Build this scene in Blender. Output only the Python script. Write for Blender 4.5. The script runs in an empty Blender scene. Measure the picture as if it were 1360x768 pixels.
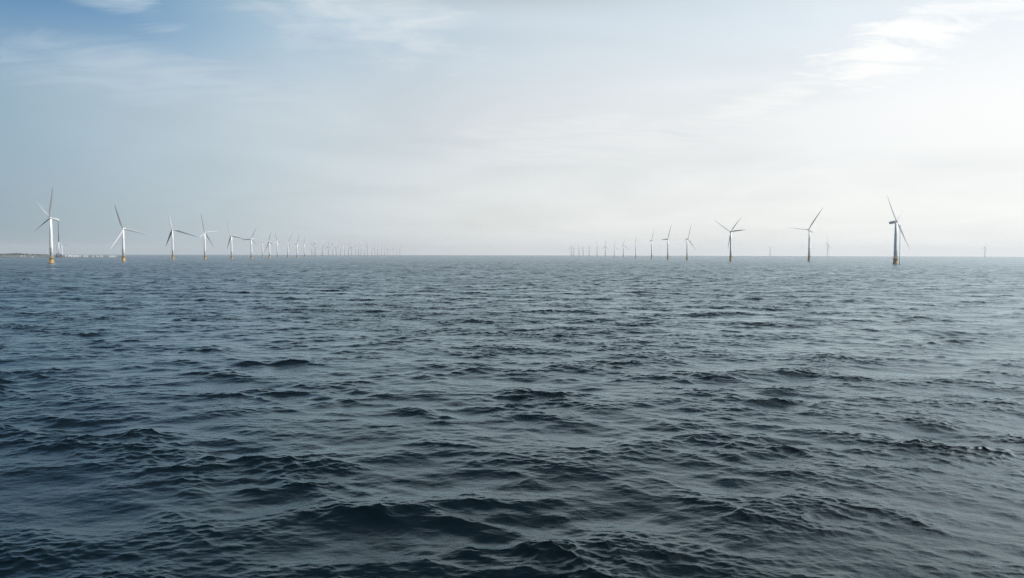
import bpy, bmesh, math, random
import numpy as np
from mathutils import Vector, Matrix

random.seed(7)
RNG = np.random.default_rng(11)
R_ = math.radians
scene = bpy.context.scene
COL = scene.collection

# ------------------------------------------------------------------ camera
W, H, F = 1360.0, 768.0, 1100.0          # the photograph's pixels, focal length in them
CAM_H = 16.0
PITCH, ROLL = R_(2.46), R_(0.13)
EARTH = 6.371e6
cd = bpy.data.cameras.new('camera')
cam = bpy.data.objects.new('camera', cd)
COL.objects.link(cam)
cd.sensor_width = 36.0
cd.lens = 36.0 * F / W
cd.clip_start, cd.clip_end = 0.5, 80000.0
cam.location = (0, 0, CAM_H)
cam.rotation_euler = (Matrix.Rotation(math.pi / 2 - PITCH, 3, 'X') @ Matrix.Rotation(ROLL, 3, 'Z')).to_euler()
scene.camera = cam
CM = cam.rotation_euler.to_matrix()
RIGHT, UP, FWD = CM @ Vector((1, 0, 0)), CM @ Vector((0, 1, 0)), CM @ Vector((0, 0, -1))
CPOS = Vector((0, 0, CAM_H))

def at(px, py, d):
    return CPOS + d * (FWD + RIGHT * ((px - W / 2) / F) + UP * ((H / 2 - py) / F))

def sea_z(x, y):
    return -(x * x + y * y) / (2 * EARTH)

# ------------------------------------------------------------------ sky, sun, exposure
SUN_AZ, SUN_EL = R_(106), R_(44)          # azimuth from +Y towards +X
SUN_DIR = Vector((math.sin(SUN_AZ) * math.cos(SUN_EL), math.cos(SUN_AZ) * math.cos(SUN_EL), math.sin(SUN_EL)))
GLOW_AZ, GLOW_EL = R_(62), R_(46)          # the brightest part of the cloud veil
GLOW_DIR = Vector((math.sin(GLOW_AZ) * math.cos(GLOW_EL), math.cos(GLOW_AZ) * math.cos(GLOW_EL), math.sin(GLOW_EL)))
world = bpy.data.worlds.new('World')
scene.world = world
world.use_nodes = True
NT = world.node_tree
NT.nodes.clear()

class G:
    """small helper to write node maths"""
    def __init__(s, nt): s.nt = nt
    def n(s, t, **kw):
        nd = s.nt.nodes.new(t)
        for k, v in kw.items(): setattr(nd, k, v)
        return nd
    def put(s, sock, v):
        if hasattr(v, 'is_output'): s.nt.links.new(v, sock)
        else: sock.default_value = v
    def m(s, op, a, b=0.0, c=None, clamp=False):
        nd = s.n('ShaderNodeMath', operation=op, use_clamp=clamp)
        s.put(nd.inputs[0], a); s.put(nd.inputs[1], b)
        if c is not None: s.put(nd.inputs[2], c)
        return nd.outputs[0]
    def vm(s, op, a, b=None, out=0):
        nd = s.n('ShaderNodeVectorMath', operation=op)
        s.put(nd.inputs[0], a)
        if b is not None: s.put(nd.inputs[1], b)
        return nd.outputs[out]
    def noise(s, vec, scale, detail=5, rough=.55, dist=0.0):
        nd = s.n('ShaderNodeTexNoise')
        s.put(nd.inputs['Vector'], vec)
        nd.inputs['Scale'].default_value = scale; nd.inputs['Detail'].default_value = detail
        nd.inputs['Roughness'].default_value = rough; nd.inputs['Distortion'].default_value = dist
        return nd.outputs['Fac']
    def step(s, x, a, b):
        nd = s.n('ShaderNodeMapRange', interpolation_type='SMOOTHSTEP')
        s.put(nd.inputs['Value'], x)
        nd.inputs['From Min'].default_value = a; nd.inputs['From Max'].default_value = b
        return nd.outputs['Result']
    def ramp(s, x, stops):
        nd = s.n('ShaderNodeValToRGB'); r = nd.color_ramp
        while len(r.elements) < len(stops): r.elements.new(.5)
        for e, (p, c) in zip(r.elements, stops): e.position = p; e.color = (*c, 1)
        s.put(nd.inputs[0], x)
        return nd.outputs[0]
    def comb(s, x, y, z):
        nd = s.n('ShaderNodeCombineXYZ')
        for i, v in enumerate((x, y, z)): s.put(nd.inputs[i], v)
        return nd.outputs[0]
    def mixc(s, f, a, b):
        nd = s.n('ShaderNodeMix', data_type='RGBA')
        s.put(nd.inputs['Factor'], f); s.put(nd.inputs['A'], a); s.put(nd.inputs['B'], b)
        return nd.outputs['Result']

def srgb(r, g, b):
    f = lambda c: (c / 255 / 12.92) if c < 10.3 else ((c / 255 + .055) / 1.055) ** 2.4
    return (f(r), f(g), f(b))

g = G(NT)
tc = g.n('ShaderNodeTexCoord').outputs['Generated']
dirv = g.vm('NORMALIZE', tc)
sx = g.n('ShaderNodeSeparateXYZ'); NT.links.new(dirv, sx.inputs[0])
dx, dy, dz = sx.outputs
sky = g.n('ShaderNodeTexSky', sky_type='NISHITA', sun_disc=False)
sky.sun_elevation, sky.sun_rotation = SUN_EL, SUN_AZ
sky.air_density, sky.dust_density, sky.ozone_density, sky.altitude = 1.0, .5, 2.5, 0
bg_sky = g.n('ShaderNodeBackground'); bg_sky.inputs[1].default_value = 0.05  # thin blue between the clouds
NT.links.new(sky.outputs[0], bg_sky.inputs[0])
# the cloud veil: thin high cloud, brighter towards the glow
az = g.m('MULTIPLY', g.m('ARCTAN2', dx, dy), 180 / math.pi)
el = g.m('MULTIPLY', g.m('ARCSINE', dz), 180 / math.pi)
cosg = g.vm('DOT_PRODUCT', dirv, tuple(GLOW_DIR), out=1)
gam = g.m('DIVIDE', g.m('MULTIPLY', g.m('ARCCOSINE', cosg), 180 / math.pi), 180.0)   # 0..1 = 0..180 degrees from the glow
low = g.ramp(gam, [(0.0, (1.7, 1.69, 1.66)), (.15, (1.2, 1.2, 1.19)), (.22, (.90, .91, .90)), (.295, srgb(240, 241, 238)), (.328, srgb(241, 242, 239)), (.39, srgb(234, 236, 235)),
                   (.424, srgb(211, 219, 223)), (.454, srgb(186, 201, 210)), (.51, srgb(134, 159, 176)), (1.0, srgb(110, 138, 160))])
mid = g.ramp(gam, [(0.0, (1.7, 1.69, 1.68)), (.15, (1.2, 1.2, 1.2)), (.2, (.95, .96, .96)), (.26, srgb(240, 241, 241)), (.295, srgb(230, 233, 234)), (.361, srgb(221, 225, 227)),
                   (.426, srgb(198, 211, 218)), (.482, srgb(149, 175, 191)), (.6, srgb(120, 152, 176)), (1.0, srgb(100, 132, 160))])
high = g.ramp(gam, [(0.0, (1.7, 1.7, 1.7)), (.13, (1.2, 1.22, 1.23)), (.18, (.97, 1.0, 1.02)), (.227, srgb(222, 229, 235)), (.27, srgb(211, 222, 230)), (.326, srgb(205, 217, 225)),
                    (.40, srgb(178, 204, 221)), (.43, srgb(124, 167, 201)), (.47, srgb(108, 154, 193)), (.6, srgb(88, 130, 172)), (1.0, srgb(70, 110, 155))])
veil_col = g.mixc(g.step(el, 2, 9), low, g.mixc(g.step(el, 8, 16), mid, high))
dim = g.m('MULTIPLY', g.step(el, 15, 22), g.step(gam, .07, .25))       # veil colour darkened overhead, away from the glow, to darken the water
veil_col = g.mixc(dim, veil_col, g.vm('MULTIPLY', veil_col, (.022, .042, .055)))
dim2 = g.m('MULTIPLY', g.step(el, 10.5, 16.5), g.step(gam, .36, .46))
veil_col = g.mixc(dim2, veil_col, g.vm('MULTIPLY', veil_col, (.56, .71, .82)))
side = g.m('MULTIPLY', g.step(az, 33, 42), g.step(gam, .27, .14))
boost = g.m('MULTIPLY_ADD', g.m('MULTIPLY', g.m('MAXIMUM', g.m('MULTIPLY', g.step(el, 15.5, 20), g.step(gam, .32, .14)), side), g.step(el, 40, 26)), 3.8, 1.0)   # added brightening of the unseen sky at right, for the water's sheen
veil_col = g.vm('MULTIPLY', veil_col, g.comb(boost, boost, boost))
# the layer is a plane high overhead: project the direction onto it
inv = g.m('DIVIDE', 1.0, g.m('ADD', g.m('MAXIMUM', dz, 0.0), .12))
pl = g.comb(g.m('MULTIPLY', dx, inv), g.m('MULTIPLY', dy, inv), 0.0)
soft = g.noise(pl, .9, 5, .5, .6)
wisp = g.noise(g.vm('MULTIPLY', pl, (1.2, 3.2, 1)), 1.9, 8, .6, 1.1)
puff = g.noise(g.vm('MULTIPLY', pl, (1.0, 1.5, 1)), 5.0, 9, .6, .6)
op = g.m('MULTIPLY_ADD', g.step(el, 36, 16), .75, g.m('MULTIPLY', g.step(gam, .42, .2), .3))
op = g.m('ADD', op, g.m('MULTIPLY', g.m('SUBTRACT', soft, .45), .35), clamp=True)
op = g.m('MAXIMUM', op, .08)
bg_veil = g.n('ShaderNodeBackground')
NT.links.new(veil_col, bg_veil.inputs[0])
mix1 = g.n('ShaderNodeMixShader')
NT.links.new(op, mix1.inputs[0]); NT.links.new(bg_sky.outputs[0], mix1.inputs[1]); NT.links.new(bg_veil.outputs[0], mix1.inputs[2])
# separate cloud banks, each where it hangs in the sky: azimuth, elevation, half sizes (degrees), tilt, weight
def bank(a0, e0, wa, we, tilt, lo, hi, weight, tex):
    t = R_(tilt)
    da, de = g.m('SUBTRACT', az, a0), g.m('SUBTRACT', el, e0)
    u = g.m('DIVIDE', g.m('ADD', g.m('MULTIPLY', da, math.cos(t)), g.m('MULTIPLY', de, math.sin(t))), wa)
    v = g.m('DIVIDE', g.m('SUBTRACT', g.m('MULTIPLY', de, math.cos(t)), g.m('MULTIPLY', da, math.sin(t))), we)
    r2 = g.m('ADD', g.m('MULTIPLY', u, u), g.m('MULTIPLY', v, v))
    fall = g.m('SUBTRACT', 1.0, r2)
    x = g.m('ADD', g.m('MULTIPLY', fall, .5), g.m('MULTIPLY', g.m('SUBTRACT', tex, .5), 1.9))
    return g.m('MULTIPLY', g.step(x, lo, hi), weight)
banks = [bank(-25.5, 11.2, 12, 1.9, -4, -.1, .9, .42, wisp), bank(-26, 15.6, 5, 1.6, -20, .05, .8, .5, wisp),
         bank(-11, 16.2, 9, 3.6, -12, -.1, 1.0, .6, puff), bank(24.5, 12.6, 6.5, 2.3, 14, .1, .55, .8, puff),
         bank(17, 10.0, 5.5, .9, 12, 0.0, .6, .5, wisp), bank(6, 7.8, 12, 2.2, 6, -.1, .8, .45, wisp),
         bank(31, 14.5, 6, 1.2, -4, 0.0, .5, .6, wisp)]
tot = banks[0]
for b in banks[1:]: tot = g.m('MAXIMUM', tot, b)
bank_col = g.ramp(gam, [(0.0, (1.7, 1.68, 1.64)), (.2, (.97, .97, .965)), (.3, srgb(240, 240, 237)), (.38, srgb(220, 224, 226)), (.5, srgb(170, 193, 208)), (1.0, srgb(150, 172, 190))])
bg_bank = g.n('ShaderNodeBackground')
NT.links.new(bank_col, bg_bank.inputs[0])
mix2 = g.n('ShaderNodeMixShader')
NT.links.new(tot, mix2.inputs[0]); NT.links.new(mix1.outputs[0], mix2.inputs[1]); NT.links.new(bg_bank.outputs[0], mix2.inputs[2])
wo = g.n('ShaderNodeOutputWorld')
NT.links.new(mix2.outputs[0], wo.inputs[0])

sd = bpy.data.lights.new('sun', 'SUN')
sd.energy, sd.angle, sd.color = 4.0, R_(26), (1.0, .97, .93)
sun = bpy.data.objects.new('sun', sd)
COL.objects.link(sun)
sun.rotation_euler = SUN_DIR.to_track_quat('Z', 'Y').to_euler()

scene.view_settings.view_transform = 'Standard'
scene.view_settings.look = 'None'
scene.view_settings.gamma = 1.0
scene.view_settings.use_curve_mapping = False
scene.view_settings.exposure = 0.18
scene.render.engine = 'CYCLES'
scene.cycles.use_denoising = True
scene.cycles.denoiser = 'OPENIMAGEDENOISE'
scene.cycles.denoising_prefilter = 'NONE'
scene.cycles.use_light_tree = False
scene.cycles.max_bounces = 6
scene.cycles.volume_bounces = 2
scene.cycles.use_adaptive_sampling = False
scene.cycles.sample_clamp_indirect = 1.5
scene.cycles.sample_clamp_direct = 3.0

# ------------------------------------------------------------------ helpers
def link(o, parent=None):
    COL.objects.link(o)
    if parent is not None: o.parent = parent
    return o

def tag(o, label=None, cat=None, group=None, kind=None):
    if label: o['label'] = label
    if cat: o['category'] = cat
    if group: o['group'] = group
    if kind: o['kind'] = kind
    return o

def obj(name, mesh_or_bm, mat=None, parent=None, smooth=False):
    if isinstance(mesh_or_bm, bmesh.types.BMesh):
        me = bpy.data.meshes.new(name)
        bmesh.ops.recalc_face_normals(mesh_or_bm, faces=mesh_or_bm.faces)
        if smooth:
            for f in mesh_or_bm.faces: f.smooth = True
        mesh_or_bm.to_mesh(me); mesh_or_bm.free()
    else: me = mesh_or_bm
    if mat is not None and not me.materials: me.materials.append(mat)
    return link(bpy.data.objects.new(name, me), parent)

def empty(name, loc):
    o = bpy.data.objects.new(name, None)
    o.location = loc; o.empty_display_size = 2
    return link(o)

def lathe(bm, prof, seg=20, cap=True, org=(0, 0, 0)):
    rings = []
    for r, z in prof:
        rings.append([bm.verts.new((org[0] + r * math.cos(2 * math.pi * i / seg), org[1] + r * math.sin(2 * math.pi * i / seg), org[2] + z)) for i in range(seg)])
    for a, b in zip(rings, rings[1:]):
        for i in range(seg): bm.faces.new((a[i], a[(i + 1) % seg], b[(i + 1) % seg], b[i]))
    if cap:
        bm.faces.new(rings[0][::-1]); bm.faces.new(rings[-1])

def tube(bm, p, q, r, r2=None, seg=8):
    p, q = Vector(p), Vector(q); d = (q - p)
    rot = d.to_track_quat('Z', 'Y').to_matrix()
    r2 = r if r2 is None else r2
    a = [bm.verts.new(p + rot @ Vector((r * math.cos(2 * math.pi * i / seg), r * math.sin(2 * math.pi * i / seg), 0))) for i in range(seg)]
    b = [bm.verts.new(q + rot @ Vector((r2 * math.cos(2 * math.pi * i / seg), r2 * math.sin(2 * math.pi * i / seg), 0))) for i in range(seg)]
    for i in range(seg): bm.faces.new((a[i], a[(i + 1) % seg], b[(i + 1) % seg], b[i]))
    bm.faces.new(a[::-1]); bm.faces.new(b)

def box(bm, c, s, rz=0.0):
    m = Matrix.Translation(c) @ Matrix.Rotation(rz, 4, 'Z') @ Matrix.Diagonal((*s, 1))
    bmesh.ops.create_cube(bm, size=1, matrix=m)

def principled(name, col, rough=.5, var=0.0, scale=.4, dirt=None):
    m = bpy.data.materials.new(name); m.use_nodes = True
    nt = m.node_tree; bs = nt.nodes['Principled BSDF']
    bs.inputs['Roughness'].default_value = rough
    k = G(nt)
    if var:
        n = k.noise(k.n('ShaderNodeTexCoord').outputs['Object'], scale, 6, .6)
        d = dirt or tuple(c * (1 - var) for c in col)
        nt.links.new(k.mixc(k.step(n, .42, .66), (*col, 1), (*d, 1)), bs.inputs['Base Color'])
    else: bs.inputs['Base Color'].default_value = (*col, 1)
    return m

M_TOWER = principled('tower_paint', (.80, .80, .79), .45, .18, .12)
M_TOWER_FAR = principled('far_tower_paint', (.46, .48, .50), .5, .15, .12)  # darker grey for the far towers
M_TOWER_BACKLIT = principled('tower_paint_backlit', (.80, .85, .88), .45, .18, .12)  # tower paint with the right row's backlit blue put into the colour
M_BLADE = principled('blade_paint', (.37, .39, .41), .45, .10, .5)
M_NACELLE = principled('nacelle_paint', (.66, .67, .67), .45, .12, .3)
M_YELLOW = principled('yellow_paint', (.40, .25, .06), .5, .5, .35, (.30, .17, .03))
M_DARK = principled('dark_steel', (.06, .065, .07), .6, .3, .5)
M_GREEN = principled('pale_green_steel', (.30, .42, .42), .5, .2, .3)
M_WHITE = principled('white_cladding', (.60, .60, .58), .6, .08, .1)
M_OLD = principled('weathered_cladding', (.42, .42, .39), .7, .2, .1)
M_ROOF = principled('pale_roof', (.62, .63, .63), .6, .15, .1)
M_GREY = principled('grey_steel', (.33, .36, .39), .5, .2, .3)

# ------------------------------------------------------------------ the sea
WIND = R_(-100)                                    # the waves run towards the camera, a little to the left
OCT = [(.11, .036), (.22, .046), (.45, .056), (.9, .064), (1.8, .062), (3.6, .056), (7.2, .046), (14.4, .026)]
WIND_OFF = [0, .1, -.1, .15, -.2, .12, -.06, .25]

CROSS = (R_(34), R_(30))

def octave(lam0, srms, idx, n=512):
    L = lam0 * (27.3 + 1.7 * idx)
    k1 = 2 * math.pi * np.fft.fftfreq(n, L / n)
    kx, ky = np.meshgrid(k1, k1, indexing='ij')
    kk = np.hypot(kx, ky); kk[0, 0] = 1
    lam = 2 * math.pi / kk
    band = np.clip((np.log2(lam / lam0) + .15) / .3, 0, 1) * np.clip((1.15 - np.log2(lam / lam0)) / .3, 0, 1)
    th = np.arctan2(ky, kx) - (WIND + WIND_OFF[idx])
    spread = [2.5, 3, 3.5, 4.5, 6, 9, 12, 14][idx]
    lobe = lambda t0, p: np.abs(np.cos((th - t0) / 2)) ** (2 * p)
    D = 1.0 * lobe(-CROSS[0], spread * 2) + .8 * lobe(CROSS[1], spread * 2) + .25 * lobe(0, 2) + .015   # two crossing wave trains
    amp = np.sqrt(band * D * kk ** -3.6)
    ph = RNG.normal(size=(n, n)) + 1j * RNG.normal(size=(n, n))
    h = amp * ph; h[0, 0] = 0
    f = lambda s: np.real(np.fft.ifft2(s))
    hz = f(h); sxx = f(1j * kx * h); syy = f(1j * ky * h)
    sc = srms / math.sqrt((sxx ** 2 + syy ** 2).mean())
    return L, [(a * sc).astype(np.float32) for a in (hz, f(1j * kx / kk * h), f(1j * ky / kk * h))]

def sample(t, L, x, y):
    n = t[0].shape[0]
    u, v = x * (n / L), y * (n / L)
    iu, iv = np.floor(u), np.floor(v)
    fu, fv = (u - iu).astype(np.float32), (v - iv).astype(np.float32)
    iu = iu.astype(np.int64) % n; iv = iv.astype(np.int64) % n
    ju, jv = (iu + 1) % n, (iv + 1) % n
    return [(a[iu, iv] * (1 - fu) + a[ju, iv] * fu) * (1 - fv) + (a[iu, jv] * (1 - fu) + a[ju, jv] * fu) * fv for a in t]

def build_sea():
    # rings and spokes round the viewpoint: fine near, coarser with distance
    rr, r = [2.0], 2.0
    while r < 16800:
        q = .05 if r < 24 else (.0017 if r < 900 else min(.0017 + (r - 900) * 2e-6, .012))
        if 24 <= r < 40: q = .0022
        r *= 1 + q; rr.append(r)
    rr = np.array(rr)
    half, da = R_(39), 1 / 930
    fine = np.arange(-half, half, da)
    rest, a, stp = [], half, da
    while a < 2 * math.pi - half - da:
        rest.append(a)
        side = min(a - half, 2 * math.pi - half - a)
        stp = min(da + side * .12, R_(3)); a += stp
    ang = np.concatenate([fine, np.array(rest)])
    gap = np.concatenate([np.diff(ang), [2 * math.pi - half - ang[-1]]])
    nr, na = len(rr), len(ang)
    drow = np.gradient(rr)
    RR, AA = np.meshgrid(rr, ang, indexing='ij')
    X, Y = RR * np.sin(AA), RR * np.cos(AA)
    S = np.maximum(drow[:, None] * .8, RR * gap[None, :])           # local spacing of the mesh
    Z = np.zeros((nr, na), np.float32); DX = Z.copy(); DY = Z.copy()
    mss = np.zeros((nr, na), np.float32)
    long_h = np.zeros((nr, na), np.float32)
    gust = None
    for idx in reversed(range(len(OCT))):
        lam0, srms = OCT[idx]
        L, t = octave(lam0, srms, idx)
        w = np.clip((lam0 * 1.4 / S - 1.6) / 1.6, 0, 1).astype(np.float32)
        if idx == len(OCT) - 1:
            big = sample(t, L, X * .23 + 77, Y * .12 + 31)[0]          # slow field: gusts and slicks
            gust = np.clip(1 + .2 * big / t[0].std(), .65, 1.5).astype(np.float32)
            gl = sample(t, L, X * .9 + 13, Y * .9 + 401)[0]
            group = np.exp(.32 * np.clip(gl / t[0].std(), -2.2, 2.2) - .1).astype(np.float32)   # wave groups
        rows = np.where(w.max(axis=1) > 0)[0]
        fac = np.ones((nr, na), np.float32)
        if 1.5 < lam0 < 10: fac = group
        if lam0 < 1.0: fac = gust * np.sqrt(group) * np.clip(1 + .35 * long_h / .09, .5, 1.8)
        elif lam0 < 2.0: fac = group * np.clip(1 + .15 * long_h / .09, .6, 1.5)
        if len(rows):
            e = rows[-1] + 1
            ca, sa = math.cos(idx * 1.1 + .4), math.sin(idx * 1.1 + .4)
            # the tile itself stays aligned to the wind; shift it so tiles of the octaves never coincide
            hz, hx, hy = sample(t, L, X[:e] + 91.7 * idx, Y[:e] + 53.3 * idx)
            ww = w[:e] * fac[:e]
            Z[:e] += ww * hz; DX[:e] += ww * hx; DY[:e] += ww * hy
            if lam0 > 1.7: long_h[:e] += w[:e] * hz
        mss += (srms ** 2) * (1 - w ** 2) * np.minimum(fac, 1.5)
    chop = 1.45
    PX = (X + chop * DX).astype(np.float32); PY = (Y + chop * DY).astype(np.float32)
    PZ = (Z + sea_z(X, Y)).astype(np.float32)
    co = np.stack([PX, PY, PZ], -1).reshape(-1, 3)
    co = np.concatenate([co, np.array([[0, 0, 0]], np.float32)])
    i = np.arange(nr - 1)[:, None] * na; j = np.arange(na)[None, :]; jn = (j + 1) % na
    quads = np.stack([i + j, i + jn, i + na + jn, i + na + j], -1).reshape(-1, 4)
    c = nr * na
    tri = np.stack([np.full(na, c), (np.arange(na) + 1) % na, np.arange(na)], -1)
    me = bpy.data.meshes.new('sea')
    me.vertices.add(len(co)); me.vertices.foreach_set('co', co.ravel())
    nl = quads.size + tri.size
    me.loops.add(nl)
    me.loops.foreach_set('vertex_index', np.concatenate([quads.ravel(), tri.ravel()]).astype(np.int32))
    nf = len(quads) + len(tri)
    me.polygons.add(nf)
    st = np.concatenate([np.arange(len(quads)) * 4, quads.size + np.arange(len(tri)) * 3]).astype(np.int32)
    me.polygons.foreach_set('loop_start', st)
    me.update(calc_edges=True)
    me.polygons.foreach_set('use_smooth', np.ones(nf, bool))
    at_ = me.attributes.new('slope_var', 'FLOAT', 'POINT')
    at_.data.foreach_set('value', np.concatenate([mss.ravel(), [0]]).astype(np.float32))
    print('sea', nr, na, len(co), 'mss max', mss.max())
    return me

M_SEA = bpy.data.materials.new('sea_water'); M_SEA.use_nodes = True
nt = M_SEA.node_tree; k = G(nt); bs = nt.nodes['Principled BSDF']
sv = k.n('ShaderNodeAttribute', attribute_name='slope_var').outputs['Fac']
rough = k.m('POWER', k.m('MULTIPLY_ADD', sv, .2, .0003), .25)           # GGX: alpha^2 = slope variance of the waves too small to model
pos = k.n('ShaderNodeNewGeometry').outputs['Position']
rip = k.noise(k.vm('MULTIPLY', pos, (.45, 1.0, 1.0)), 4.0, 5, .65, .6)
bmp = k.n('ShaderNodeBump'); bmp.inputs['Strength'].default_value = 1.0; bmp.inputs['Distance'].default_value = .02
nt.links.new(rip, bmp.inputs['Height'])
body = k.n('ShaderNodeBsdfDiffuse'); body.inputs['Color'].default_value = (.0008, .0045, .006, 1)
gls = k.n('ShaderNodeBsdfAnisotropic', distribution='MULTI_GGX'); gls.inputs['Color'].default_value = (.82, .945, 1, 1)
nt.links.new(rough, gls.inputs['Roughness']); nt.links.new(bmp.outputs[0], gls.inputs['Normal'])
fre = k.n('ShaderNodeFresnel'); fre.inputs['IOR'].default_value = 1.31; nt.links.new(bmp.outputs[0], fre.inputs['Normal'])
mx = k.n('ShaderNodeMixShader')
# waves too small to model tilt the facets, so the sea never turns into a full mirror at the horizon
feff = k.m('DIVIDE', fre.outputs[0], k.m('MULTIPLY_ADD', sv, 35.0, 1.0))
for i_, o_ in enumerate((feff, body.outputs[0], gls.outputs[0])): nt.links.new(o_, mx.inputs[i_])
nt.nodes.remove(bs); nt.links.new(mx.outputs[0], nt.nodes['Material Output'].inputs['Surface'])
sea = obj('sea', build_sea(), M_SEA)
tag(sea, kind='structure')

# ------------------------------------------------------------------ wind turbines
def blade_proto():
    """unit blade along +Z, chord along X, bent slightly towards +Y near the tip"""
    bm = bmesh.new(); seg = 12; rings = []
    N = 16
    for i in range(N + 1):
        t = i / N
        ch = .034 if t < .04 else (.034 + (.088 - .034) * min(1, (t - .04) / .16) if t < .2 else .088 * (1 - (t - .2) / .8) ** .85 + .008)
        th = .034 + (.016 - .034) * min(1, t / .25); th = th * (1 - t) + .003
        tw = R_(16) * (1 - t) ** 2
        off = .035 * t * t
        ring = []
        for s in range(seg):
            a = 2 * math.pi * s / seg
            x = ch * .5 * math.cos(a) + ch * .18 * (t > .04); y = th * .5 * math.sin(a)
            ring.append(bm.verts.new((x * math.cos(tw) - y * math.sin(tw), x * math.sin(tw) + y * math.cos(tw) + off, t)))
        rings.append(ring)
    for a, b in zip(rings, rings[1:]):
        for s in range(seg): bm.faces.new((a[s], a[(s + 1) % seg], b[(s + 1) % seg], b[s]))
    bm.faces.new(rings[0][::-1]); bm.faces.new(rings[-1])
    for f in bm.faces: f.smooth = True
    bmesh.ops.recalc_face_normals(bm, faces=bm.faces)
    me = bpy.data.meshes.new('blade'); bm.to_mesh(me); bm.free(); me.materials.append(M_BLADE)
    return me
BLADE = blade_proto()

def nacelle_mesh():
    """along +X from the hub: 11 m long rounded housing"""
    bm = bmesh.new(); seg = 14; rings = []
    for x, h_, w_ in ((0, 1.1, 1.1), (.5, 1.55, 1.5), (2, 1.8, 1.75), (8, 1.75, 1.7), (10.4, 1.35, 1.4), (11, .8, .9)):
        rings.append([bm.verts.new((x, w_ * math.copysign(abs(math.cos(a)) ** .6, math.cos(a)), h_ * math.copysign(abs(math.sin(a)) ** .6, math.sin(a)))) for a in [2 * math.pi * s / seg for s in range(seg)]])
    for a, b in zip(rings, rings[1:]):
        for s in range(seg): bm.faces.new((a[s], a[(s + 1) % seg], b[(s + 1) % seg], b[s]))
    bm.faces.new(rings[0][::-1]); bm.faces.new(rings[-1])
    tube(bm, (9, 0, 1.5), (9, 0, 3.2), .12)                    # wind vane mast
    tube(bm, (9, -.6, 3.2), (9, .6, 3.2), .1)
    for f in bm.faces: f.smooth = True
    bmesh.ops.recalc_face_normals(bm, faces=bm.faces)
    me = bpy.data.meshes.new('nacelle'); bm.to_mesh(me); bm.free(); me.materials.append(M_NACELLE)
    return me
NACELLE = nacelle_mesh()

def hub_mesh():
    bm = bmesh.new()
    lathe(bm, [(1.6, -.6), (1.75, .4), (1.6, 1.4), (1.1, 2.2), (.35, 2.7)], 16)
    for f in bm.faces: f.smooth = True
    me = bpy.data.meshes.new('hub'); bm.to_mesh(me); bm.free(); me.materials.append(M_NACELLE)
    return me
HUB = hub_mesh()
ROW_L, ROW_R = 'wind turbines of the left row', 'wind turbines of the right row'

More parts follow.
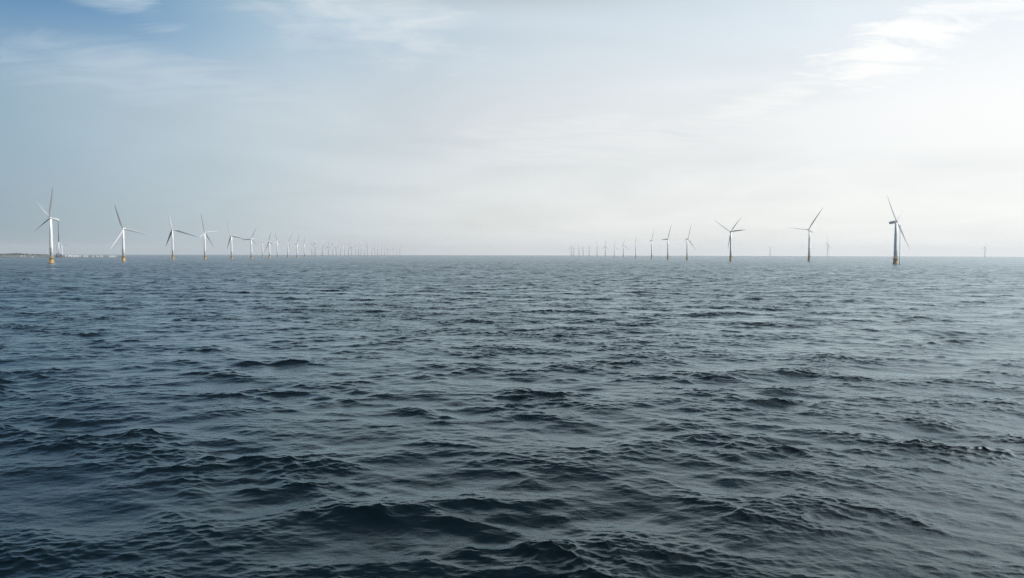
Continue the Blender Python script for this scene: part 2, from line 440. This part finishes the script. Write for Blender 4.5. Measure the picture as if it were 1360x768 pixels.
def turbine(bx, by, hx, hy, tips, label, group, wid=1.0, nac=None, detail=1, ytop=None, d=None, flare=1.0, door=False, lit=(), far=False):
    """bx,by: foot in the photograph; hx,hy: hub; tips: where the blade tips stand; nac: where the nacelle's tail points"""
    eye = at(bx, 0, 1.0)
    if d is None:
        # distance at which the sea surface is seen at (bx, by)
        lo, hi = 300.0, 14000.0
        for _ in range(60):
            mid = (lo + hi) / 2; p = at(bx, by, mid)
            if p.z > sea_z(p.x, p.y): lo = mid
            else: hi = mid
        d = lo
    p0 = at(bx, by, d); base = Vector((p0.x, p0.y, sea_z(p0.x, p0.y)))
    hub = at(hx, hy, d)
    Hm = hub.z - base.z; px = d / F                            # metres per pixel there
    root = empty('wind_turbine', base)
    tag(root, label, 'wind turbine', group)
    # yaw
    if nac is None: ndir = (FWD * .92 + RIGHT * random.uniform(-.35, .35))
    else: ndir = at(nac[0], nac[1], d + 3) - hub
    ndir.z = 0 if nac is None else ndir.z
    nlen = max(1.0, ndir.length / 11) if nac is not None else 1.0
    ndir.normalize()
    tp = Vector((hub.x - base.x, hub.y - base.y, 0))
    if nac is None: tp = Vector((0, 0, 0))                     # towers stand plumb
    y0 = (ytop if ytop is not None else (max(7.0, Hm * .12) if detail else 4.5))
    rb, rt = 2.45 * wid, 1.65 * wid
    ymat = M_YELLOW
    bm = bmesh.new()
    lathe(bm, [(rb, y0), (rb * .8 + rt * .2, y0 + (Hm - y0) * .3), (rb * .45 + rt * .55, y0 + (Hm - y0) * .65), (rt, Hm - 1.6)], 24)
    obj('tower', bm, M_TOWER_FAR if far else M_TOWER if group == ROW_L else M_TOWER_BACKLIT, root, True)
    bm = bmesh.new()
    lathe(bm, [(rb * 1.55 * flare, -4), (rb * 1.5 * flare, .6), (rb * 1.22, 2.0), (rb * 1.16, y0 - .5), (rb * 1.1, y0 - .02)], 24)
    tpz = obj('transition_piece', bm, ymat, root, True)
    if detail:
        bm = bmesh.new()
        lathe(bm, [(rb * 1.02, y0 - .9), (rb * 1.9, y0 - .75), (rb * 1.9, y0 - .45), (rb * 1.02, y0 - .45)], 20)
        pf = obj('platform', bm, ymat, root)
        bm = bmesh.new()
        for i in range(12):
            a = 2 * math.pi * i / 12; b = 2 * math.pi * (i + 1) / 12; r = rb * 1.84
            P = lambda a, z: (r * math.cos(a), r * math.sin(a), z)
            tube(bm, P(a, y0 - .45), P(a, y0 + .75), .06, seg=5)
            for z in (.15, .75): tube(bm, P(a, y0 + z), P(b, y0 + z), .05, seg=5)
        obj('railing', bm, ymat, pf)
        bm = bmesh.new()
        for s in (-1, 1): tube(bm, (s * 1.0, -rb * 1.75 * flare, -3), (s * 1.0, -rb * 1.45, y0 - .9), .22, seg=6)
        for i in range(8):
            z = -.5 + i * (y0 - 1) / 8; q = (z + 3) / (y0 + 2.1); yy = -rb * (1.75 * flare * (1 - q) + 1.45 * q)
            tube(bm, (-1, yy, z), (1, yy, z), .07, seg=5)
        obj('boat_landing', bm, ymat, root)
    if door:
        for zz, hh, ww in door:
            bm = bmesh.new(); box(bm, (0, 0, 0), (ww, .5, hh))
            tow = Vector((CPOS.x - base.x, CPOS.y - base.y, 0)).normalized()
            t = (zz - y0) / (Hm - y0); rad = rb + (rt - rb) * t
            an = math.atan2(tow.y, tow.x) + math.pi / 2
            bmesh.ops.transform(bm, verts=bm.verts[:], matrix=Matrix.Translation(tow * (rad - .12) + Vector((0, 0, zz))) @ Matrix.Rotation(an, 4, 'Z'))
            obj('hatch', bm, M_DARK, root)
    # nacelle and hub
    rel = hub - base
    no = obj('nacelle', NACELLE, None, root)
    start = rel - ndir * 2.2 if nac is None else rel
    no.location = start + Vector((0, 0, 0))
    no.rotation_euler = ndir.to_track_quat('X', 'Z').to_euler()
    no.scale = (nlen, 1.05 * wid, 1.05 * wid)
    ho = obj('hub', HUB, None, root)
    ho.location = start
    ho.rotation_euler = (-ndir).to_track_quat('Z', 'Y').to_euler()
    ho.scale = (wid,) * 3
    hubc = start - ndir * 1.0
    # blades: all of one length; those that look short lean towards or away from us
    Lb = max(max(math.hypot(tx - hx, hy - ty) * px for tx, ty in tips), .60 * Hm)
    hubw = base + hubc
    for bi, (tx, ty) in enumerate(tips):
        ray = at(tx, ty, 1.0) - CPOS; o = CPOS + ray * d - hubw
        qa, qb, qc = ray.length_squared, o.dot(ray), o.length_squared - Lb * Lb
        disc = qb * qb - qa * qc
        side = 1 if (tx - hx) * (1 if ndir.dot(RIGHT) < 0 else -1) > 0 else -1
        sdep = (-qb + side * math.sqrt(disc)) / qa if disc > 0 else -qb / qa
        dirb = (o + ray * sdep).normalized()
        b = obj('blade', BLADE, None, root)
        zax = dirb
        face = (-FWD * .75 + Vector((0, 0, .0)) + RIGHT * .35)
        if bi in lit: face = RIGHT * .8 - FWD * .55 + Vector((0, 0, .6))
        xax = face.cross(zax)
        if xax.length < .05: xax = RIGHT.cross(zax)
        xax.normalize(); yax = zax.cross(xax)
        b.matrix_local = Matrix.Translation(hubc) @ Matrix((xax, yax, zax)).transposed().to_4x4() @ Matrix.Diagonal((Lb * min(wid, 1) * .78, Lb * min(wid, 1) * .78, Lb, 1))
    return root

T = turbine
T(68.5, 349.5, 67.5, 290, [(70.6, 246.5), (48.5, 268.5), (45, 309)], 'nearest white wind turbine at far left with one dark upright blade', ROW_L, 1.0, nac=(78.5, 293), ytop=8, flare=1.35, lit=(1, 2), door=[(22, 3, .9), (14.5, 2, .7), (16.5, 1.2, .7)])
T(164.2, 347.2, 164.3, 304, [(151.5, 270), (202, 313.2), (146, 332)], 'white wind turbine on bright yellow foot just right of the pale shore sheds', ROW_L, 1.0, ytop=9.5, flare=1.15, door=[(22, 1.6, .9)])
T(229.6, 344.3, 228.9, 304.9, [(223.2, 277.5), (264.5, 315.6), (220.2, 326.8)], 'third white wind turbine of the left row with one long blade reaching right', ROW_L, .98, nac=(235.5, 305.8))
T(272.3, 344.4, 272.5, 309.5, [(267, 283.5), (290.5, 306.8), (284.5, 329), (264.5, 315.8)], 'white wind turbine of the left row showing four blades round its hub', ROW_L, .98)
T(307.7, 343.6, 306.7, 313.5, [(301, 293.2), (327, 318.3), (301.5, 330.5)], 'white wind turbine of the left row with one blade hanging down close beside its tower', ROW_L, 1.0, nac=(313.5, 313.2))
T(334, 343.6, 334.3, 317.5, [(341.5, 300.5), (320.5, 318.7), (341, 325.5)], 'white wind turbine with a blade reaching left almost to its neighbour', ROW_L, .95, detail=1)
far = 'small white wind turbine in the middle of the left row'
T(348.8, 342.2, 348.8, 321, [(355.5, 320), (346.5, 318.5), (348.5, 325.5)], 'small white wind turbine standing close left of a thicker tower', ROW_L, .85, detail=0)
T(358, 342.2, 357.3, 321.3, [(360.6, 306.5), (362.5, 326), (351.5, 335.5)], 'small white wind turbine with a thick pale tower and a low left blade', ROW_L, 1.15, detail=0)
T(368.5, 341.9, 368.5, 320.2, [(365.3, 308.5), (360.8, 323.3), (373, 322.3)], 'small white wind turbine with a blade tip touching its left neighbour', ROW_L, 1.0, detail=0)
T(382.5, 341.9, 382.5, 322.7, [(388.9, 309.3), (376, 322), (384.5, 329)], 'small white wind turbine with one blade raised to the right', ROW_L, 1.0, detail=0)
T(394.8, 341.9, 395, 324, [(397.3, 310.5), (391.0, 324.3), (396, 327)], 'small white wind turbine with one upright blade, before the row dissolves into haze', ROW_L, 1.0, detail=0)
T(404.6, 341.6, 404.2, 324.3, [(404.0, 314), (402, 323.5), (405.5, 327)], 'small pale wind turbine where the left row begins to crowd together', ROW_L, 1.0, detail=0)
FARL = 'tiny faint wind turbine crowded at the hazy far end of the left row'
FL = [(414.3, 327, None), (418.7, 322.8, (418.6, 316.5)), (428.2, 324.6, (430, 318)), (436.5, 327.3, (437.3, 319.5)), (442.3, 327.5, (441, 320)), (446.6, 326, (448.6, 319)),
      (452.4, 328, None), (457.6, 327.3, (458.6, 320)), (463.2, 326.8, (464, 318)), (467, 327.5, (466.5, 320)), (472.5, 329, None), (476.2, 327.6, (477, 320.5)), (479.5, 329, None),
      (484.5, 328, (485.7, 320)), (488.4, 327.6, (489.2, 320.5)), (494.2, 327.8, (494.5, 321)), (498, 329.5, None), (501.6, 328.4, (501, 322)), (507, 328.5, (508.2, 322.5)),
      (511, 329.8, None), (514.6, 330, None), (518, 331, None), (522.4, 330, (523, 324.5)), (527, 331.3, None), (531, 331, None)]
def horizon_y(px): return 337.9 + (px - 25) * 3.1 / 1275
def far_turbine(x, hy, up, label, group):
    Hp = horizon_y(x) + .4 - hy
    d = 66 * F / Hp
    base = CPOS.z - d * 0
    if up is None: up = (x + random.uniform(-3.5, 3.5), hy - Hp * .6)
    a0 = math.atan2(hy - up[1], up[0] - x); rl = math.hypot(up[0] - x, up[1] - hy)
    yaw = random.uniform(.35, .9)
    tips = [up] + [(x + rl * yaw * math.cos(a0 + s), hy - rl * math.sin(a0 + s)) for s in (2.09, -2.09)]
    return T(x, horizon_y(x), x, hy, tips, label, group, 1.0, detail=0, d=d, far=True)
for x, hy, up in FL: far_turbine(x, hy, up, FARL, ROW_L)

# right row
T(1189.2, 351, 1190.3, 294.5, [(1177.3, 259.5), (1198.8, 279), (1208, 333)], 'nearest backlit blue-grey wind turbine at far right with nacelle pointing left', ROW_R, 1.25, nac=(1181.5, 296.3), ytop=9.5, flare=1.05)
T(1074.5, 346.8, 1074.3, 305.5, [(1047, 303), (1092.8, 275), (1079.6, 336)], 'grey wind turbine on a yellow foot with a blade hanging beside its tower', ROW_R, 1.0, nac=(1079, 308.5), ytop=12)
T(970.3, 346.8, 970.3, 308, [(948.3, 292.5), (991.3, 305), (984.5, 288), (966, 331)], 'dark grey wind turbine on a yellow foot with four thin blades spread wide', ROW_R, .95, ytop=11)
T(912.5, 345.2, 913.2, 317.7, [(918.3, 297), (903, 323.5), (925, 333.5)], 'slim grey wind turbine with a long blade reaching down to the right', ROW_R, .85)
T(887, 344.5, 887, 318, [(891.5, 297.5), (877.5, 318.8), (893, 324)], 'slim grey wind turbine with a rusty foot and a faint blade reaching left', ROW_R, .95)
T(865.5, 344.0, 865.5, 319.6, [(868.6, 304.3), (861.5, 320.8), (868, 321)], 'slim grey wind turbine with a short drooping left blade and one upright blade', ROW_R, .8, detail=0)
T(844.4, 343.0, 844.2, 323.8, [(844.9, 312.5), (841.5, 327), (846, 326)], 'small grey wind turbine with a single upright blade over a dark hub, mid right row', ROW_R, .8, detail=0)
T(828, 342.0, 828, 326.3, [(829.7, 316.5), (825, 327.3), (836, 332.5)], 'small pale grey wind turbine with one faint blade trailing down right', ROW_R, .95, detail=0)
T(816, 341.6, 816, 329.2, [(817.2, 317.5), (812.5, 329), (823, 331.8)], 'small pale wind turbine with one thick upright blade, in the right row', ROW_R, .95, detail=0)
FARR = 'faint tiny wind turbine fading into haze at the inner end of the right row'
for x, hy, up in [(804, 327, (804.6, 316.5)), (793, 327.2, (792.5, 318)), (782.5, 327.4, (782.6, 320)), (774.5, 328, (773.3, 321.5)), (769, 328, None), (762, 328.5, None), (758.8, 328.5, None)]:
    far_turbine(x, hy, up, FARR, ROW_R)
OUT = 'distant wind turbines beyond the right row'
far_turbine(1022.8, 329.3, (1020, 325.5), 'very faint tiny wind turbine alone between two big grey ones', OUT)
T(1098.7, 341.7, 1098.9, 323.6, [(1098.5, 311), (1103.5, 331), (1101.5, 340)], 'small pale wind turbine far behind, right of the one with the hanging blade', OUT, .7, nac=(1096, 323.6), detail=0)
far_turbine(1308, 328.4, (1309.6, 320.5), 'tiny pale wind turbine alone near the right edge', OUT)
T(82.4, 342.0, 82.3, 325.3, [(82.0, 319.3), (91, 325.5), (78.5, 331.5)], 'tiny distant wind turbine just right of the dark jacket platform', 'distant wind turbines by the shore', .6, detail=0)

# slim pale green pole beside the nearest right turbine
p = at(1194.6, 350.6, 1345); z = sea_z(p.x, p.y)
pole = empty('mooring_pole', (p.x, p.y, z)); tag(pole, 'slim pale green pole standing in the sea right beside the far right turbine', 'pole')
bm = bmesh.new(); lathe(bm, [(.75, -4), (.75, 2), (.55, 3), (.45, 64)], 12); obj('shaft', bm, M_GREEN, pole, True)
bm = bmesh.new(); lathe(bm, [(.5, 3.2), (1.5, 3.3), (1.5, 3.6), (.5, 3.6)], 12); obj('collar', bm, M_GREEN, pole)

# jacket platform with its tall mast
p = at(78.3, 342.3, 2700); z = sea_z(p.x, p.y)
jp = empty('jacket_platform', (p.x, p.y, z)); jp.rotation_euler.z = .3
tag(jp, 'dark jacket platform on braced legs carrying one tall slim mast', 'offshore platform')
for sx_ in (-1, 1):
    for sy_ in (-1, 1):
        bm = bmesh.new(); tube(bm, (sx_ * 8.5, sy_ * 8.5, -6), (sx_ * 7, sy_ * 7, 9), .9); obj('leg', bm, M_DARK, jp, True)
bm = bmesh.new()
for a, b in (((-1, -1), (1, -1)), ((1, -1), (1, 1)), ((1, 1), (-1, 1)), ((-1, 1), (-1, -1))):
    tube(bm, (a[0] * 8, a[1] * 8, 0), (b[0] * 7, b[1] * 7, 8), .45); tube(bm, (b[0] * 8, b[1] * 8, 0), (a[0] * 7, a[1] * 7, 8), .45)
    tube(bm, (a[0] * 7.6, a[1] * 7.6, 4), (b[0] * 7.6, b[1] * 7.6, 4), .4)
obj('bracing', bm, M_DARK, jp)
bm = bmesh.new(); box(bm, (0, 0, 9.5), (20, 20, 1)); obj('deck', bm, M_GREY, jp)
bm = bmesh.new(); box(bm, (-4, 2, 11.4), (8, 10, 2.8)); box(bm, (4.5, -4, 11.0), (5, 6, 2)); obj('deck_module', bm, M_DARK, jp)
bm = bmesh.new(); tube(bm, (0, 0, 10), (0, 0, 50), 1.6, 1.3, 12); obj('mast_foot', bm, M_TOWER, jp, True)
bm = bmesh.new(); tube(bm, (0, 0, 50), (0, 0, 119), 1.3, 1.0, 12); obj('mast', bm, M_DARK, jp, True)
bm = bmesh.new(); tube(bm, (-7, 6, 10), (-7, 6, 36), .5); tube(bm, (-7, 6, 36), (-2, 3, 46), .4); obj('crane', bm, M_GREEN, jp)

# ------------------------------------------------------------------ the low shore at the left
M_LAND = bpy.data.materials.new('shore_ground'); M_LAND.use_nodes = True
nt = M_LAND.node_tree; k = G(nt); bs = nt.nodes['Principled BSDF']; bs.inputs['Roughness'].default_value = .9
pos = k.n('ShaderNodeNewGeometry').outputs['Position']
n1 = k.noise(pos, .02, 6, .6); n2 = k.noise(pos, .09, 5, .6)
shingle = k.mixc(k.step(n2, .4, .6), (.08, .08, .072, 1), (.16, .16, .145, 1))
scrub = k.mixc(k.step(n2, .35, .65), (.030, .040, .022, 1), (.07, .07, .04, 1))
nt.links.new(k.mixc(k.step(n1, .42, .55), shingle, scrub), bs.inputs['Base Color'])

def ridge(name, x0, x1, y_front, depth, zmax, taper, seed, nx=160, ny=14):
    """low land between photo columns x0..x1; y_front(px) gives its distance"""
    rng = np.random.default_rng(seed)
    bm = bmesh.new(); rows = []
    bumps = [(rng.uniform(.01, .16), rng.uniform(0, 6.3), rng.uniform(.3, 1)) for _ in range(14)]
    for i in range(nx + 1):
        px = x0 + (x1 - x0) * i / nx; d = y_front(px)
        env = min(1.0, (x1 - px) / taper) if taper else 1.0
        v = sum(a * math.sin(px * f * 6 + ph) for f, ph, a in bumps) / 4
        top = max(.25, zmax * (.75 + .3 * v)) * max(0.0, env)
        row = []
        for j in range(ny + 1):
            t = j / ny; pp = at(px, 340, d + depth * t)
            hgt = top * math.sin(math.pi * min(1, t * 1.0)) ** .7 if 0 < t < 1 else -1.2
            hgt += rng.normal() * .12 * top
            row.append(bm.verts.new((pp.x, pp.y, sea_z(pp.x, pp.y) + hgt - .3)))
        rows.append(row)
    for a, b in zip(rows, rows[1:]):
        for j in range(ny): bm.faces.new((a[j], b[j], b[j + 1], a[j + 1]))
    o = obj(name, bm, M_LAND); tag(o, kind='structure')
    return o
front = lambda px: 2160 + max(0, px + 40) * 4.5
ridge('shore', -420, 168, front, 260, 3.4, 60, 3)
ridge('far_land', -900, 90, lambda px: 4300, 500, 7.5, 60, 5)

# low trees along the far land, read as one mass
def treeline():
    bm = bmesh.new(); rng = random.Random(4)
    for i in range(900):
        px = rng.uniform(-420, 62); d = 4350 + rng.uniform(0, 300)
        hmax = 9.5 * min(1, (75 - px) / 50) * rng.uniform(.45, 1)
        c = at(px, 340, d); z0 = sea_z(c.x, c.y) + 3
        for q in range(5):
            s = rng.uniform(2.0, 4.5)
            bmesh.ops.create_icosphere(bm, subdivisions=1, radius=s, matrix=Matrix.Translation((c.x + rng.uniform(-5, 5), c.y + rng.uniform(-5, 5), z0 + rng.uniform(.1, 1) * hmax)) @ Matrix.Diagonal((1, 1, rng.uniform(.6, 1), 1)))
    return obj('treeline', bm, principled('foliage', (.035, .05, .03), .9, .4, .05))
tag(treeline(), 'dark blue-green line of trees on the land behind the shore', 'trees', kind='stuff')

def shed(px, py, wpx, hgt, label, d=None, dep=14, roof=True):
    d = d or front(px) + 40
    hgt *= 1.0 if px > 60 else .85
    c = at(px, py, d); w = wpx * d / F
    z = sea_z(c.x, c.y) + 1.6
    r = empty('shed', (c.x, c.y, z)); r.rotation_euler.z = -math.atan2(c.x, c.y)
    tag(r, label, 'shed', 'white sheds along the shore')
    bm = bmesh.new(); box(bm, (0, 0, hgt / 2 - 1), (w, dep, hgt + 2)); obj('wall', bm, M_WHITE if px > 60 else M_OLD, r)
    if roof:
        bm = bmesh.new(); e = .5; rise = hgt * .3
        vs = [bm.verts.new(v) for v in ((-w / 2 - e, -dep / 2 - e, hgt), (w / 2 + e, -dep / 2 - e, hgt), (w / 2 + e, dep / 2 + e, hgt), (-w / 2 - e, dep / 2 + e, hgt), (-w / 2 - e, 0, hgt + rise), (w / 2 + e, 0, hgt + rise))]
        for f in ((0, 1, 5, 4), (2, 3, 4, 5), (0, 4, 3), (1, 2, 5), (0, 3, 2, 1)): bm.faces.new([vs[i] for i in f])
        obj('roof', bm, M_ROOF if px > 60 else M_OLD, r)
    bm = bmesh.new()
    nd = max(1, int(w / 9))
    for i in range(nd): box(bm, (-w / 2 + w * (i + .5) / nd, -dep / 2 - .03, 1.2), (min(3, w / nd * .5), .1, 2.4))
    obj('door', bm, M_GREY, r)
    return r
shed(93.5, 341, 5.2, 5.2, 'tall white shed second from the left in the row on the shore')
shed(101, 341, 6.6, 4.6, 'long white shed in the row on the shore, third after the round tank')
shed(106.8, 341, 2.2, 3.6, 'small white shed at the right end of the tall white row')
shed(114, 341, 5.6, 3.4, 'low off-white shed alone in the middle of the pale shore strip')
shed(123.6, 341, 2.4, 2.6, 'small squat white shed near the water, middle of the pale strip')
shed(129.5, 341, 3.6, 2.6, 'low white shed left of a twin of the same height on the shore')
shed(135, 341, 3.0, 3.0, 'low white shed right of its twin on the shore')
shed(149.5, 341, 9.0, 3.0, 'very long low white shed at the right end of the shore, beside the second turbine')
shed(28.6, 341, 2.4, 5.2, 'pale shed on the grassy shore left of the nearest turbine', d=2560)
shed(32.8, 341, 1.7, 4.4, 'smaller pale shed just right of another on the grassy shore', d=2560)
shed(43.5, 342, 2.2, 2.8, 'low whitish hut close to the waterline on the grassy shore', d=2500, dep=6)
c = at(87.3, 341, front(87) + 70); tk = empty('storage_tank', (c.x, c.y, sea_z(c.x, c.y) + 1.4))
tag(tk, 'round white storage tank at the left end of the row of sheds', 'tank')
bm = bmesh.new(); lathe(bm, [(3.6, -1.5), (3.6, 4.6)], 24); obj('wall', bm, M_WHITE, tk, False)
bm = bmesh.new(); lathe(bm, [(3.8, 4.62), (3.7, 5.0), (1.5, 5.7), (.2, 5.9)], 24); obj('roof', bm, M_ROOF, tk)

# ------------------------------------------------------------------ the air
bm = bmesh.new(); box(bm, (0, 0, 57), (34000, 34000, 190))
M_HAZE = bpy.data.materials.new('haze_air'); M_HAZE.use_nodes = True
nt = M_HAZE.node_tree; nt.nodes.remove(nt.nodes['Principled BSDF'])
pv = nt.nodes.new('ShaderNodeVolumePrincipled')
pv.inputs['Color'].default_value = (.96, .98, 1.0, 1); pv.inputs['Density'].default_value = 6e-5
pv.inputs['Anisotropy'].default_value = .2
nt.links.new(pv.outputs[0], nt.nodes['Material Output'].inputs['Volume'])
haze = obj('haze', bm, M_HAZE); tag(haze, kind='stuff')
